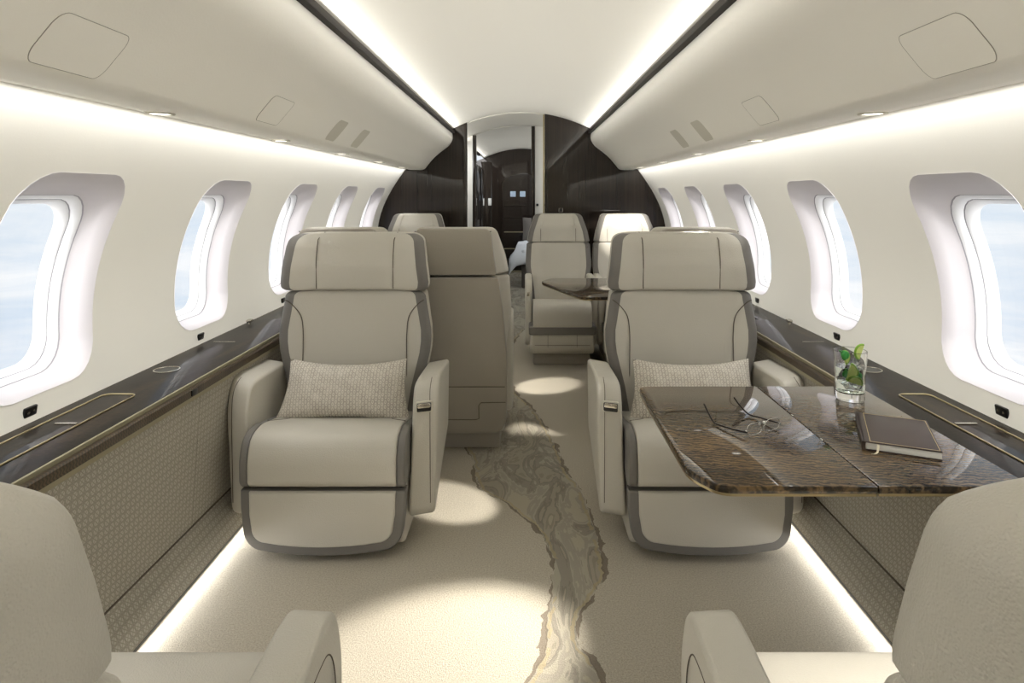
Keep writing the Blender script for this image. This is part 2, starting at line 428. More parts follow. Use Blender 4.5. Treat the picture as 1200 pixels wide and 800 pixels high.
# centre ceiling
bm = bmesh.new(); xs = [-.612+.612*2*i/24 for i in range(25)]
for ya, yb in ((Y0, YB), (YB, 11.2)):
    a = [bm.verts.new((x, ya, ceil_z(x)+.0)) for x in xs]; b = [bm.verts.new((x, yb, ceil_z(x))) for x in xs]
    for i in range(24): bm.faces.new((a[i], a[i+1], b[i+1], b[i]))
tag(finish('ceiling', bm, M_ceil, None, 60, False), 'cream arched centre ceiling panel running the length of the cabin', kind='structure')
# rear end wall behind the camera
prism('wall_near', [(-1.3, 0), (1.3, 0), (1.3, 1.0), (1.0, 1.5), (.6, 1.9), (-.6, 1.9), (-1.0, 1.5), (-1.3, 1.0)], 'y', Y0-.05, Y0, M_cream)
tag(bpy.data.objects['wall_near'], 'cream end wall behind the nearest seats', kind='structure')

PITCH = .86; WC = [-.04+PITCH*i for i in range(7)]       # window centres
WCZ, WHW, WHH = .970, .207, .285
ZB = .575
def ray_rr(a, hw, hh, r):
    c, s_ = math.cos(a), math.sin(a); lo, hi = 0, 2
    for _ in range(40):
        md = (lo+hi)/2; x, y = abs(c*md), abs(s_*md)
        qx, qy = x-(hw-r), y-(hh-r)
        d = math.hypot(max(qx, 0), max(qy, 0))+min(max(qx, qy), 0)-r
        if d < 0: lo = md
        else: hi = md
    return lo
def ray_box(a, x0, x1, y0, y1):
    c, s_ = math.cos(a), math.sin(a); t_ = 1e9
    if c > 1e-9: t_ = min(t_, x1/c)
    if c < -1e-9: t_ = min(t_, x0/c)
    if s_ > 1e-9: t_ = min(t_, y1/s_)
    if s_ < -1e-9: t_ = min(t_, y0/s_)
    return t_
hb = PITCH/2
ANG = sorted([2*PI*i/72+.0001 for i in range(72)]+[math.atan2(WTOP-WCZ, hb), math.atan2(WTOP-WCZ, -hb), math.atan2(ZB-WCZ, -hb) % (2*PI), math.atan2(ZB-WCZ, hb) % (2*PI)])
def wall(side, name, label):
    bm = bmesh.new()
    def V(y, z): return bm.verts.new((side*wx(z), y, z))
    for yc in WC:
        rings = []
        for k in range(9):
            f = (k/8)**1.6; ring = []
            for a in ANG:
                r0 = ray_rr(a, WHW, WHH, .105); r1 = ray_box(a, -hb, hb, ZB-WCZ, WTOP-WCZ)
                r = r0+(r1-r0)*f; ring.append(V(yc+r*math.cos(a), WCZ+r*math.sin(a)))
            rings.append(ring)
        n = len(ANG)
        for A, B in zip(rings[:-1], rings[1:]):
            for k in range(n): bm.faces.new((A[k], A[(k+1) % n], B[(k+1) % n], B[k]))
    for ya, yb in ((Y0, WC[0]-hb), (WC[-1]+hb, 11.2)):
        zs = [ZB+(WTOP-ZB)*i/24 for i in range(25)]
        A = [V(ya, z) for z in zs]; B = [V(yb, z) for z in zs]
        for i in range(24): bm.faces.new((A[i], A[i+1], B[i+1], B[i]))
    bmesh.ops.remove_doubles(bm, verts=bm.verts, dist=.0004)
    tag(finish(name, bm, M_cream, None, 60, False), label, kind='structure')
wall(-1, 'wall_left', 'cream curved left cabin sidewall with a row of windows')
wall(1, 'wall_right', 'cream curved right cabin sidewall with a row of windows')
# lower hull behind the side panels, closing the cabin to the floor
for s, nm in ((-1, 'trim_1'), (1, 'trim_2')):
    bm = bmesh.new(); pr = [(1.214, ZB), (1.19, .45), (1.15, .25), (1.1, 0)]
    A = [bm.verts.new((s*x, Y0, z)) for x, z in pr]; B = [bm.verts.new((s*x, 11.2, z)) for x, z in pr]
    for i in range(3): bm.faces.new((A[i], A[i+1], B[i+1], B[i]))
    tag(finish(nm, bm, M_cream, None, 60, False), 'lower sidewall lining below the %s ledge' % ('left' if s < 0 else 'right'), kind='structure')

# windows
wn = 0
for s in (-1, 1):
    for i, yc in enumerate(WC):
        wn += 1
        root = thing('window_%d' % wn, 'oval cabin window in the %s wall' % ('left' if s < 0 else 'right'), None, (s*wx(WCZ), yc, WCZ), kind='structure')
        def ring(hw, hh, r, dep, dz=None):
            if dz is None: dz = -.016*min(1, max(0, dep)/.07)
            out = []
            for a in ANG:
                q = ray_rr(a, hw, hh, r); y = q*math.cos(a); z = WCZ+dz+q*math.sin(a)
                out.append((s*(wx(z)+dep)-s*wx(WCZ), y, z-WCZ))
            return out
        fl_r = [ring(.2075, .2855, .105, -.0015), ring(.204, .282, .103, .003), ring(.196, .273, .10, .014), ring(.188, .264, .096, .034), ring(.179, .253, .092, .062), ring(.172, .246, .09, .070)]
        loft('surround', fl_r, M_flare, root, cap=False, smooth=60)
        loft('gasket', [ring(.172, .246, .09, .070), ring(.1705, .2445, .09, .073)], M_wline, root, cap=False, smooth=60)
        loft('inner_frame', [ring(.1705, .2445, .09, .073), ring(.164, .238, .088, .078), ring(.160, .234, .086, .096)], M_wframe, root, cap=False, smooth=60)
        loft('shade_track', [ring(.160, .234, .086, .096), ring(.1585, .2325, .086, .098)], M_wline, root, cap=False, smooth=60)
        loft('outer_frame', [ring(.1585, .2325, .086, .098), ring(.153, .227, .084, .102), ring(.147, .221, .082, .128)], M_wframe, root, cap=False, smooth=60)
        bm = bmesh.new(); g = [bm.verts.new(p) for p in ring(.148, .222, .082, .1275)]; c0 = bm.verts.new((s*(wx(WCZ)+.1275)-s*wx(WCZ), 0, 0))
        for k in range(len(g)): bm.faces.new((g[k], g[(k+1) % len(g)], c0))
        finish('pane', bm, M_pane, root, 60)

# overhead bins, dark rails, lamps, access panels
for s, side in ((-1, 'left'), (1, 'right')):
    o = thing('overhead_bin', 'long cream overhead bin curving above the %s windows' % side, 'overhead bin', (0, 0, 0))
    bm = bmesh.new(); pr = [(.612, 1.775)]+BIN+[(.966, 1.44), (.968, WTOP+.004), (wx(WTOP)+.01, WTOP+.004)]
    A = [bm.verts.new((s*x, Y0, z)) for x, z in pr]; B = [bm.verts.new((s*x, YB, z)) for x, z in pr]
    for i in range(len(pr)-1): bm.faces.new((A[i], A[i+1], B[i+1], B[i]))
    finish('bin_panel', bm, M_bin, o, 60, False)
    tr = 'trim_3' if s < 0 else 'trim_4'
    prism(tr, [(s*.578, 1.732), (s*.611, 1.732), (s*.611, 1.750), (s*.583, 1.750), (s*.583, 1.756), (s*.578, 1.756)], 'y', Y0, 8.8, M_rail)
    tag(bpy.data.objects[tr], 'dark rail along the %s edge of the centre ceiling' % side, kind='structure')
    for j, ly in enumerate((.84, 1.67, 2.5, 3.34, 4.2, 5.0)):
        names = ['nearest', 'second', 'third', 'fourth', 'fifth', 'farthest']
        d = thing('reading_lamp', '%s of the small recessed lamps under the %s bin' % (names[j], side), 'lamp', (s*.93, ly, 1.412), group='recessed reading lamps')
        lathe('bezel', [(.036, .0), (.036, -.003), (.030, -.004), (.027, -.001), (.027, .0)], M_vent, d, 28)
        lathe('lens', [(.027, -.001), (.02, -.0025), (0, -.003)], M_lamp, d, 28)
    def surf_panel(nm, lb, y0, y1, x0, x1, m_, rad, seam=True):
        cx, cy = (x0+x1)/2, (y0+y1)/2
        out = rrect((x1-x0)/2, (y1-y0)/2, rad, 6, cx, cy)
        def P(x, y, off):
            bx, bz, nn = bin_pt(x)
            if nn[1] > 0: nn = (-nn[0], -nn[1])
            return (s*(bx+nn[0]*off), y, bz+nn[1]*off)
        root = thing(nm, lb, 'panel' if 'vent' not in nm else 'vent', P(cx, cy, 0))
        L = Vector(P(cx, cy, 0)); bm = bmesh.new(); R = []
        for f in (0, .25, .5, .75, 1):
            R.append([bm.verts.new(Vector(P(cx+(x-cx)*f, cy+(y-cy)*f, .0009))-L) for x, y in out])
        for A, B in zip(R[:-1], R[1:]):
            for k in range(len(A)): bm.faces.new((A[k], A[(k+1) % len(A)], B[(k+1) % len(A)], B[k]))
        bmesh.ops.remove_doubles(bm, verts=bm.verts, dist=1e-5)
        finish('cover', bm, m_, root, 60, False)
        if seam: tube('seam', [Vector(P(x, y, .0005))-L for x, y in out], .0008, M_gap, root, 6, True)
    surf_panel('access_panel', 'large rounded access panel outlined on the %s bin nearest the camera' % side, 1.09, 1.285, .765, .835, M_bin, .02)
    surf_panel('access_panel', 'smaller access panel outlined on the %s bin beyond the near one' % side, 2.02, 2.20, .765, .83, M_bin, .015)
    surf_panel('air_vent', 'nearer grey slotted vent patch on the %s bin' % side, 2.72, 2.86, .76, .83, M_vent, .02, False)
    surf_panel('air_vent', 'farther grey vent patch on the %s bin' % side, 3.12, 3.26, .76, .83, M_vent, .02, False)

# ------------------------------------------------------------------ side ledges, side panels, outlets
LZ = .625; YE = 2.95
for s, side in ((-1, 'left'), (1, 'right')):
    def sp(pts): return [(s*x, z) for x, z in pts]
    o = thing('side_ledge', 'glossy dark veneered ledge running below the %s windows' % side, 'ledge', (0, 0, 0))
    prism('top', sp([(1.004, LZ-.012), (1.004, LZ-.001), (1.006, LZ), (wx(LZ)+.01, LZ), (wx(LZ)+.01, LZ-.012)]), 'y', -1.2, YE, M_ledge, o)
    prism('trim_strip', sp([(.999, LZ-.013), (.999, LZ-.002), (1.0035, LZ-.001), (1.0035, LZ-.013)]), 'y', -1.2, YE, M_strip, o)
    prism('front_lip', sp([(.985, LZ-.038), (.985, LZ-.016), (.989, LZ-.012), (1.05, LZ-.012), (1.05, LZ-.038)]), 'y', -1.2, YE, M_lip, o)
    prism('lower_strip', sp([(.988, LZ-.052), (.986, LZ-.038), (1.05, LZ-.038), (1.05, LZ-.052)]), 'y', -1.2, YE, M_strip, o)
    fl_ = prism('far_ledge', sp([(1.10, LZ-.03), (1.10, LZ), (wx(LZ)+.01, LZ), (wx(LZ)+.01, LZ-.03)]), 'y', YE, YB-.01, M_ledge, None); tag(fl_, 'narrow far length of dark ledge behind the %s window seats' % side, 'ledge')
    # lidded tray: raised metal outline, lid and pull
    lid = prism('tray_lid', [(s*(1.137)+(x), 1.43+(y)) for x, y in rrect(.044, .405, .02)], 'z', LZ, LZ+.0012, M_ledge, o)
    tube('lid_edge', [(s*1.137+x, 1.43+y, LZ+.002) for x, y in rrect(.047, .41, .022)], .0026, M_bronze, lid, 8, True)
    box('pull', (s*1.125, 1.60, LZ+.003), (.055, .006, .004), M_chrome, lid, .001)
    for yy, l in ((2.50, .085), ): box('metal_inlay', (s*1.15, yy, LZ+.0007), (l, .004, .0015), M_chrome, o, .0005)
    for yy in (2.10,):
        lathe('cup_holder_ring', [(.040, .0), (.040, .0025), (.036, .003), (.0355, .0)], M_chrome, o, 40, (s*1.152, yy, LZ))
        lathe('cup_holder_well', [(.0355, .0008), (.0, .0008)], M_black, o, 40, (s*1.152, yy, LZ))
    k = thing('chrome_latch', 'tiny chrome latch knob on the %s ledge against the wall' % side, 'latch', (s*1.197, 2.84, LZ))
    lathe('stem', [(0, 0), (.006, 0), (.005, .010), (0, .010)], M_chrome, k, 16)
    box('knob', (0, 0, .016), (.022, .03, .012), M_chrome, k, .004)
    bmk = box('ledge_button', (s*.9835, 1.95, LZ-.026), (.004, .034, .017), M_black, None, .0015)
    tag(bmk, 'small dark push button on the front lip of the %s ledge' % side, 'button')
    # upper fabric panel, in separate lengths with a seam between
    for j, (ya, yb) in enumerate(((-1.2, 1.05), (1.052, 2.02), (2.022, YE))):
        f = prism('trim_%d' % (11+j+(0 if s < 0 else 3)), sp([(1.0, LZ-.052), (1.012, .40), (1.028, .155), (1.05, .155), (1.05, LZ-.052)]), 'y', ya, yb, M_lattice, None)
        tag(f, ['nearest', 'middle', 'farthest'][j]+' lattice-patterned fabric panel below the %s ledge' % side, kind='structure')
    b = prism('baseboard_'+side, sp([(1.028, .155), (1.018, .148), (.975, .045), (.975, .032), (1.06, .032), (1.06, .155)]), 'y', -1.2, YE, M_lattice, None)
    tag(b, 'sloping lattice kick panel above the %s floor light strip' % side, kind='structure')
    prism('black_line', sp([(.9735, .030), (.9735, .038), (.985, .038), (.985, .030)]), 'y', -1.2, YE, M_black, b)  # thin black strip along the lower edge of the kick panel
    tube('crease_seam', [(s*1.0265, -1.2, .153), (s*1.0265, YE, .153)], .003, M_seam, b, 6)
    # end cap of the thick ledge and far side panel
    e = prism('trim_5' if s < 0 else 'trim_6', sp([(1.13, 0), (1.13, LZ-.03), (1.15, LZ-.03), (1.15, 0)]), 'y', YE, YB, M_lattice, None)
    tag(e, 'far lattice lining behind the %s seats' % side, kind='structure')
    e = prism('trim_7' if s < 0 else 'trim_8', sp([(1.0, .03), (1.0, LZ-.014), (1.2, LZ-.014), (1.14, .03)]), 'y', YE, YE+.01, M_lattice, None)
    tag(e, 'end cap of the %s ledge unit' % side, kind='structure')
    for j, yy in enumerate((1.62, 2.475, 3.32)):
        z = .652; q = thing('wall_outlet', 'black twin socket on the %s wall below the %s window in view' % (side, ['first', 'second', 'third'][j]), 'outlet', (s*wx(z), yy, z))
        q.rotation_euler = (0, s*-.16, 0)
        box('plate', (s*-.002, 0, 0), (.008, .042, .026), M_black, q, .003)
        for d in (-.009, .009): box('contact', (s*-.0065, d, 0), (.001, .006, .005), M_chrome, q, .0003)

# ------------------------------------------------------------------ bulkheads and the rooms beyond
def outline_right(x_in, zb=0):
    """cross-section outline of the part of the hull with x > x_in"""
    p = [(x_in, zb), (1.10, zb), (1.15, .25), (1.19, .45), (1.214, ZB)]
    p += [(wx(z), z) for z in np.linspace(ZB, WTOP, 18)[1:]]
    p += [(.975, 1.46), (.87, 1.60), (.74, 1.72), (.612, ceil_z(.612))]
    xx = list(np.linspace(.6, x_in, 10))
    p += [(x, ceil_z(x)) for x in xx]
    return [(float(a), float(b)) for a, b in p]
o = thing('wall_far', 'high-gloss dark wood bulkhead either side of the aisle doorway', None, (0, 0, 0), kind='structure')
prism('bulkhead_panel', outline_right(.20), 'y', YB, YB+.05, M_wood, o)
prism('bulkhead_panel', [(-x, z) for x, z in outline_right(.475)], 'y', YB, YB+.05, M_wood, o)
box('edge_strip', (.192, YB+.02, ceil_z(.19)/2-.003), (.012, .05, ceil_z(.19)-.01), M_bronze, o, .002)
box('edge_post', (-.49, YB-.006, ceil_z(.5)/2-.003), (.035, .012, ceil_z(.51)-.008), M_wood, o, .002)
sq = thing('wall_switch', 'small square-framed switch on the dark right bulkhead', 'switch', (.34, YB-.002, 1.066))
tube('frame', [(x, 0, z) for x, z in rrect(.016, .016, .003, 3)], .002, M_chrome, sq, 6, True)
box('button', (0, 0, 0), (.02, .003, .02), M_black, sq, .001)
# second, cream partition
Y2 = 6.6
o = thing('wall_corridor', 'cream partition with dark door posts beyond the bulkhead', None, (0, 0, 0), kind='structure')
prism('partition_panel', outline_right(.135), 'y', Y2, Y2+.05, M_cream, o)
prism('partition_panel', [(-x, z) for x, z in outline_right(.51)], 'y', Y2, Y2+.05, M_cream, o)
box('door_post', (.115, Y2+.02, ceil_z(.11)/2-.004), (.036, .09, ceil_z(.11)-.012), M_wood, o, .002)
box('door_post', (-.49, Y2+.02, ceil_z(.49)/2-.004), (.036, .09, ceil_z(.49)-.012), M_wood, o, .002)
dk = thing('door_latch', 'tiny dark latch on the cream partition beside the doorway', 'latch', (.158, Y2-.006, 1.095))
lathe('knob', [(0, -.012), (.010, -.012), (.012, -.004), (.012, .004), (.010, .012), (0, .012)], M_black, dk, 16)
# ceiling ribs that mark each bulkhead line
for j, yy in enumerate((YB+.03, Y2+.03)):
    bm = bmesh.new(); R = []
    for x in np.linspace(-.6, .6, 21):
        z = ceil_z(x); R.append([bm.verts.new(p) for p in ((x, yy-.02, z), (x, yy-.02, z-.007), (x, yy+.02, z-.007), (x, yy+.02, z))])
    for A, B in zip(R[:-1], R[1:]):
        for k in range(3): bm.faces.new((A[k], A[k+1], B[k+1], B[k]))
    tag(finish('trim_%d' % (9+j), bm, M_ceil, None, 40), 'thin arched rib across the ceiling at a bulkhead', kind='structure')
# bedroom end wall with arched door
Y3 = 10.0
o = thing('wall_end', 'dark wood end wall of the far stateroom', None, (0, 0, 0), kind='structure')
full = outline_right(0); full = full[:-1]+[(0, ceil_z(0))]+[(-x, z) for x, z in full[::-1]]
full = [p for i, p in enumerate(full) if i == 0 or (abs(p[0]-full[i-1][0])+abs(p[1]-full[i-1][1])) > 1e-5][:-1]
prism('end_panel', full, 'y', Y3, Y3+.05, M_wood, o)
dr = thing('door_1', 'dark arched door in the far stateroom wall', None, (-.02, Y3-.02, 0), kind='structure')
prism('door_leaf', [(-.30, .02), (.36, .02), (.36, 1.38), (.25, 1.49), (.03, 1.53), (-.19, 1.49), (-.30, 1.38)], 'y', -.015, .0, mat('very_dark_wood', srgb(24, 16, 12), .25, coat=.5), dr)
box('threshold', (.05, -.06, .012), (1.1, .06, .02), M_strip, dr, .003)
M_wpale = mat('far_window_light', srgb(150, 165, 180), .5, emit=(srgb(150, 170, 190), .2))
for x in (-.13, .02): box('window_pane', (x+.0, -.018, 1.21), (.085, .004, .085), M_wpale, dr, .004)
for z in (1.02, .84, .62, .36): box('rail', (-.10, -.02, z), (.34, .012, .014), M_strip if z < .7 else M_rail, dr, .002)
# tall wardrobe on the left of the stateroom
wd = thing('wardrobe', 'tall dark wood wardrobe left of the far stateroom doorway', 'wardrobe', (-.74, 7.6, 0))
box('body', (0, 0, .78), (.50, 1.1, 1.50), M_wood, wd, .006)
box('door', (.02, -.56, .78), (.40, .02, 1.44), M_wood, wd, .004)
box('side_panel', (.255, .2, .78), (.012, .5, 1.44), M_wood, wd, .004)
box('handle', (.17, -.575, .95), (.012, .015, .14), M_chrome, wd, .003)
lsw = box('light_switch', (-.455, 8.9, 1.10), (.045, .012, .10), M_white, None, .004); tag(lsw, 'small pale light switch on dark column in the far room', 'switch')
cl_ = box('wall_column', (-.55, 9.0, .83), (.24, .18, 1.66), M_wood, None, .004); tag(cl_, 'slim dark column beside the far stateroom door', 'column')

# bed
bd = thing('bed', 'far bed with white sheet spilling over its corner', 'bed', (.55, 8.95, 0))
box('base', (0, 0, .15), (1.12, 1.5, .30), M_bedbase, bd, .02)
box('mattress', (0, 0, .40), (1.14, 1.52, .22), M_sheet, bd, .06, 4)
bm = bmesh.new(); N = 16; G = []
for i in range(N+1):
    row = []
    for j in range(N+1):
        u, v = i/N, j/N; x = -.60+u*.75; y = -.80+v*1.1
        z = .535+.012*math.sin(x*31+v*5)+.010*math.sin(y*23+u*7)
        if u < .25: x = -.59-(.25-u)*.55*(1-.7*v); z -= (.25-u)*.75*(1-.4*v)
        if v < .12: z -= (.12-v)*1.6; y = -.79-(.12-v)*.3
        row.append(bm.verts.new((x, y, z)))
    G.append(row)
for i in range(N):
    for j in range(N): bm.faces.new((G[i][j], G[i+1][j], G[i+1][j+1], G[i][j+1]))
sh = finish('sheet', bm, M_sheet, bd, 60); md = sh.modifiers.new('s', 'SOLIDIFY'); md.thickness = .012; md.offset = 1

def cushion_mesh(bm, W, H, T, pinch=.10, nu=26, nv=18, loc=Vector((0, 0, 0)), rot=Matrix.Identity(3)):
    """soft pillow standing in the local XZ plane, thickness along Y"""
    top, bot = [], []
    for i in range(nu+1):
        a, b = [], []
        for j in range(nv+1):
            u = -1+2*i/nu; v = -1+2*j/nv
            x = u*W/2*(1-pinch*(1-v*v)*.35*abs(u)); z = v*H/2*(1-pinch*(1-u*u)*.9*abs(v))
            th = T/2*(max(0, (1-abs(u)**2.6)*(1-abs(v)**2.6)))**.55
            th *= 1+.06*math.sin(u*9+v*4)
            edge = (i in (0, nu) or j in (0, nv))
            p = bm.verts.new(loc+rot @ Vector((x, -th, z))); a.append(p)
            b.append(p if edge else bm.verts.new(loc+rot @ Vector((x, th, z))))
        top.append(a); bot.append(b)
    for i in range(nu):
        for j in range(nv):
            bm.faces.new((top[i][j], top[i+1][j], top[i+1][j+1], top[i][j+1]))
            bm.faces.new((bot[i][j], bot[i][j+1], bot[i+1][j+1], bot[i+1][j]))
for x in (.25, .85):
    bm = bmesh.new(); cushion_mesh(bm, .5, .34, .14, .08, 16, 12)
    p = finish('bed_pillow', bm, M_bedbase if x < .5 else M_sheet, None, 60); p.location = (x, 9.4, .70); p.rotation_euler = (-.25, 0, 0)
    tag(p, ('grey pillow at the aisle side of the far bed' if x < .5 else 'white pillow at the wall side of the far bed'), 'pillow')

# ------------------------------------------------------------------ seats
def interp(tab, z):
    xs_ = [a for a, _ in tab]; ys_ = [b for _, b in tab]
    return float(np.interp(z, xs_, ys_))
def back_ring(z, hf, hr, yf, yr, sh=1.0, wing=.018):
    """horizontal section of a seat back: 15 points per half, front has forward wings"""
    half = [(0, yf), (hf*.35, yf), (hf*.62, yf+.002), (hf-.075, yf+wing*.5), (hf-.038, yf+wing), (hf-.024, yf+wing), (hf-.008, yf+wing-.004), (hf+.001, yf+wing-.014),
            (hf+.004, yf+wing-.045), (hf*.6+hr*.4+.006, (yf+yr)/2), (hr+.003, yr+.055), (hr-.010, yr+.022), (hr-.035, yr+.005), (hr-.08, yr), (0, yr-.004)]
    ym = (yf+yr)/2
    half = [(x*sh if sh < 1 else x, ym+(y-ym)*sh) for x, y in half]
    pts = [(x, y, z) for x, y in half]+[(-x, y, z) for x, y in half[::-1][1:-1]]
    return pts
NB = 28
TR_R = [4, 5, 6, 7]; TR_L = [28-7, 28-6, 28-5, 28-4]
def part_back(nm, levels, m_, parent, trim=True):
    rings = [back_ring(*lv) for lv in levels]
    b = loft(nm, rings, m_, parent, smooth=50)
    if trim:
        for sel in (TR_R, TR_L):
            bm = bmesh.new(); R = []
            for ring in rings[1:-1]:
                cx = sum(p[0] for p in ring)/len(ring); cy = sum(p[1] for p in ring)/len(ring)
                rr = []
                for i in sel:
                    v = Vector(ring[i]); d = Vector((v.x-cx, v.y-cy, 0)).normalized(); rr.append(bm.verts.new(v+d*.0024))
                R.append(rr)
            for A, B in zip(R[:-1], R[1:]):
                for k in range(3): bm.faces.new((A[k], A[k+1], B[k+1], B[k]))
            finish('piping_band', bm, M_trim, b, 60)
    return b
def levels(tab_hf, tab_hr, tab_yf, tab_yr, z0, z1, n, r=.02, topr=None):
    topr = topr or r; L = []
    def lv(z, sh=1.0): return (z, interp(tab_hf, z), interp(tab_hr, z), interp(tab_yf, z), interp(tab_yr, z), sh)
    for a in (0, .3, .65, .9): 
        q = r*(1-math.cos(a*PI/2)) ; L.append(lv(z0+q, 1-(.10*(1-math.sin(a*PI/2))*r/.02)))
    for k in range(n+1):
        z = z0+r+(z1-topr-z0-r)*k/n; L.append(lv(z))
    for a in (.08, .16, .25, .34, .43, .52, .61, .7, .79, .87, .94, 1.0):
        L.append(lv(z1-topr+topr*math.sin(a*PI/2), 1-(.16*topr/.03)*(1-math.cos(a*PI/2))))
    return [(*l[:5], l[5]) for l in L]

def club_seat(label, loc, rz, aisle, lower=0, rec=0, band=True, pocket=False):
    """large single seat; aisle = +1/-1 side (local x) that carries the latch"""
    t_ = thing('club_armchair', label, 'seat', loc, rz)
    box('pedestal', (0, -.0, .012), (.40, .42, .024), M_trim, t_, .004)
    prism('base', fillet([(-.25, .02), (.255, .02), (.285, .06), (.285, .25), (-.25, .26)], .02), 'x', -.262, .262, M_leather, t_, .02)
    # leg rest: grey surround with a leather panel set in it
    def U(hw, z0, z1, r, crown): 
        pts = [(hw, z1), (hw, z0+r*2.2)]
        for k in range(9):
            a = PI/2*k/8; pts.append((hw-.006-r+r*math.cos(a), z0+crown+r-r*math.sin(a)))
        for k in range(1, 8):
            x = (hw-.006-r)*(1-2*k/8); pts.append((x, z0+crown*(x/(hw-r))**2))
        for k in range(9):
            a = PI/2*(1-k/8); pts.append((-(hw-.006-r+r*math.cos(a)), z0+crown+r-r*math.sin(a)))
        pts += [(-hw, z0+r*2.2), (-hw, z1)]
        return pts
    lr = prism('leg_rest', U(.240, .052, .225, .045, .010), 'y', .30, .343, M_leather, t_, .008, warp=lambda x, y, z: (x*(1-.10*max(0, .2-z)), y-.02*(x/.27)**2, z))
    prism('leg_rest_surround', U(.272, .022, .226, .065, .010), 'y', .285, .336, M_trim, lr, .008, warp=lambda x, y, z: (x*(1-.10*max(0, .2-z)), y-.02*(x/.27)**2, z))
    # cushion
    cp = fillet([(-.12, .25), (.325, .238), (.345, .255), (.347, .34), (.318, .40), (.24, .415), (-.12, .350)], [.01, .01, .02, .05, .06, .06, .02], 6)
    cu = prism('seat_cushion', cp, 'x', -.243, .243, M_leather, t_, .012, warp=lambda x, y, z: (x, y-.012*(x/.25)**2*(1 if y > .2 else 0), z))
    cp2 = [(y*.995-.002, z-.003) for y, z in cp]
    for q in (-1, 1):
        prism('side_band', cp2, 'x', min(q*.243, q*.272), max(q*.243, q*.272), M_trim, cu, .012, warp=lambda x, y, z: (x, y-.014*(1 if y > .2 else 0), z))
        tube('seam', smooth_pts([(q*.185, -.08, .3575), (q*.185, .08, .387), (q*.192, .12, .3945), (q*.243, .16, .402)], 5), .0018, M_seam, cu, 6)
    # arms
    ap = fillet([(-.10, .30), (-.02, .245), (.205, .085), (.232, .11), (.240, .47), (.205, .556), (.13, .562), (-.13, .548)], [.02, .02, .02, .04, .05, .05, .05, .02], 6)
    def AT(x): return min(1, max(0, (.365-abs(x))/.084))
    def AY(x, y): return .030*(1-AT(x))**2*min(1, max(0, (y-.02)/.18))
    def AZ(x, z): return .10*AT(x)**2*max(0, z-.40)
    for q in (-1, 1):
        ar = prism('armrest', ap, 'x', min(q*.281, q*.365), max(q*.281, q*.365), M_leather, t_, .030, 6, warp=lambda x, y, z, q=q: (x-q*.02*max(0, (.3-z))/.3, y-AY(x, y), z-AZ(x, z)))
        if band: tube('seam', smooth_pts([(x, y-AY(x, y), z-AZ(x, z)) for x, y, z in [(q*.340, .231, .14), (q*.340, .2375, .30), (q*.340, .2405, .46), (q*.338, .224, .530), (q*.337, .17, .557)]], 5), .0012, M_seam, ar, 6)
        if q == aisle:
            hd = prism('latch_frame', [(q*.322+x, .477+z) for x, z in rrect(.028, .019, .006)], 'y', .236, .2445, M_vent, ar, .002, warp=lambda x, y, z: (x, y-AY(x, y)+.006, z))
            prism('latch_recess', [(q*.322+x, .477+z) for x, z in rrect(.023, .0145, .004)], 'y', .2445, .2465, M_black, hd, .0005, warp=lambda x, y, z: (x, y-AY(x, y)+.006, z))
            prism('latch_lever', [(q*.322+x, .483+z) for x, z in rrect(.021, .0075, .004)], 'y', .246, .250, M_chrome, hd, .001, warp=lambda x, y, z: (x, y-AY(x, y)+.006, z))
            # side pocket on the aisle face: stitched oval outline, dark slot and metal liner
            if not pocket: continue
            xo = q*.3658
            ov = fillet([(.19, .20), (.205, .47), (.165, .53), (.06, .535), (-.06, .50), (-.02, .32)], .05, 6)
            tube('pocket_seam', [(xo-q*.001, y-.034*max(0, (y-.02)/.18), z-.012) for y, z in ov], .0011, M_seam, ar, 6, True)
            sl = prism('pocket_slot', fillet([(.125, .26), (.138, .445), (.115, .462), (.10, .43), (.095, .26)], .012, 4), 'x', min(xo, xo+q*.0012), max(xo, xo+q*.0012), M_black, ar)
            prism('pocket_liner', fillet([(.112, .25), (.118, .42), (.105, .42), (.10, .25)], .005, 4), 'x', min(xo, xo+q*.003), max(xo, xo+q*.003), M_chrome, sl)
    # back and headrest
    d = -lower
    HF = [(.30, .235), (.45, .258), (.60, .294), (.66, .297), (.76, .280), (.83, .268)]
    HR = [(.20, .24), (.60, .275), (.83, .25)]
    YF = [(.30, -.075), (.5, -.092-.3*rec), (.82, -.105-.85*rec)]; YR = [(.2, -.235), (.82, -.285-.85*rec)]
    bk = part_back('backrest', levels(HF, HR, YF, YR, .26, .822+d, 12), M_leather, t_, band)
    HF2 = [(.80+d, .280), (.86+d, .286), (1.0+d, .268), (1.05+d, .258)]; HR2 = [(.8+d, .262), (1.05+d, .235)]
    YF2 = [(.80+d, -.088-.85*rec), (.92+d, -.080-rec), (1.0+d, -.100-rec), (1.05+d, -.135-rec)]; YR2 = [(.8+d, -.290-.85*rec), (1.05+d, -.268-rec)]
    hd = part_back('headrest', levels(HF2, HR2, YF2, YR2, .826+d, 1.046+d, 10, .016, .032 if band else .075), M_leather, t_, band)
    for q in ((-1, 1) if band else ()):
        pts = [(q*.272, -.078, .790), (q*.245, -.083, .770), (q*.212, -.088, .725), (q*.203, -.0875, .66), (q*.203, -.085, .58), (q*.205, -.080, .48), (q*.21, -.07, .40)]
        tube('seam', smooth_pts([(a, b-rec*.85*max(0, c-.3)/.52, c+d*max(0, c-.3)/.5) for a, b, c in pts], 5), .0018, M_seam, bk, 6)
        pts = [(q*.150, YFv-.001-rec, z) for z, YFv in ((.832+d, -.084), (.88+d, -.083), (.94+d, -.081), (.98+d, -.090), (1.01+d, -.101), (1.026+d, -.113))]
        pts.append((q*.148, -.19-rec, 1.047+d))
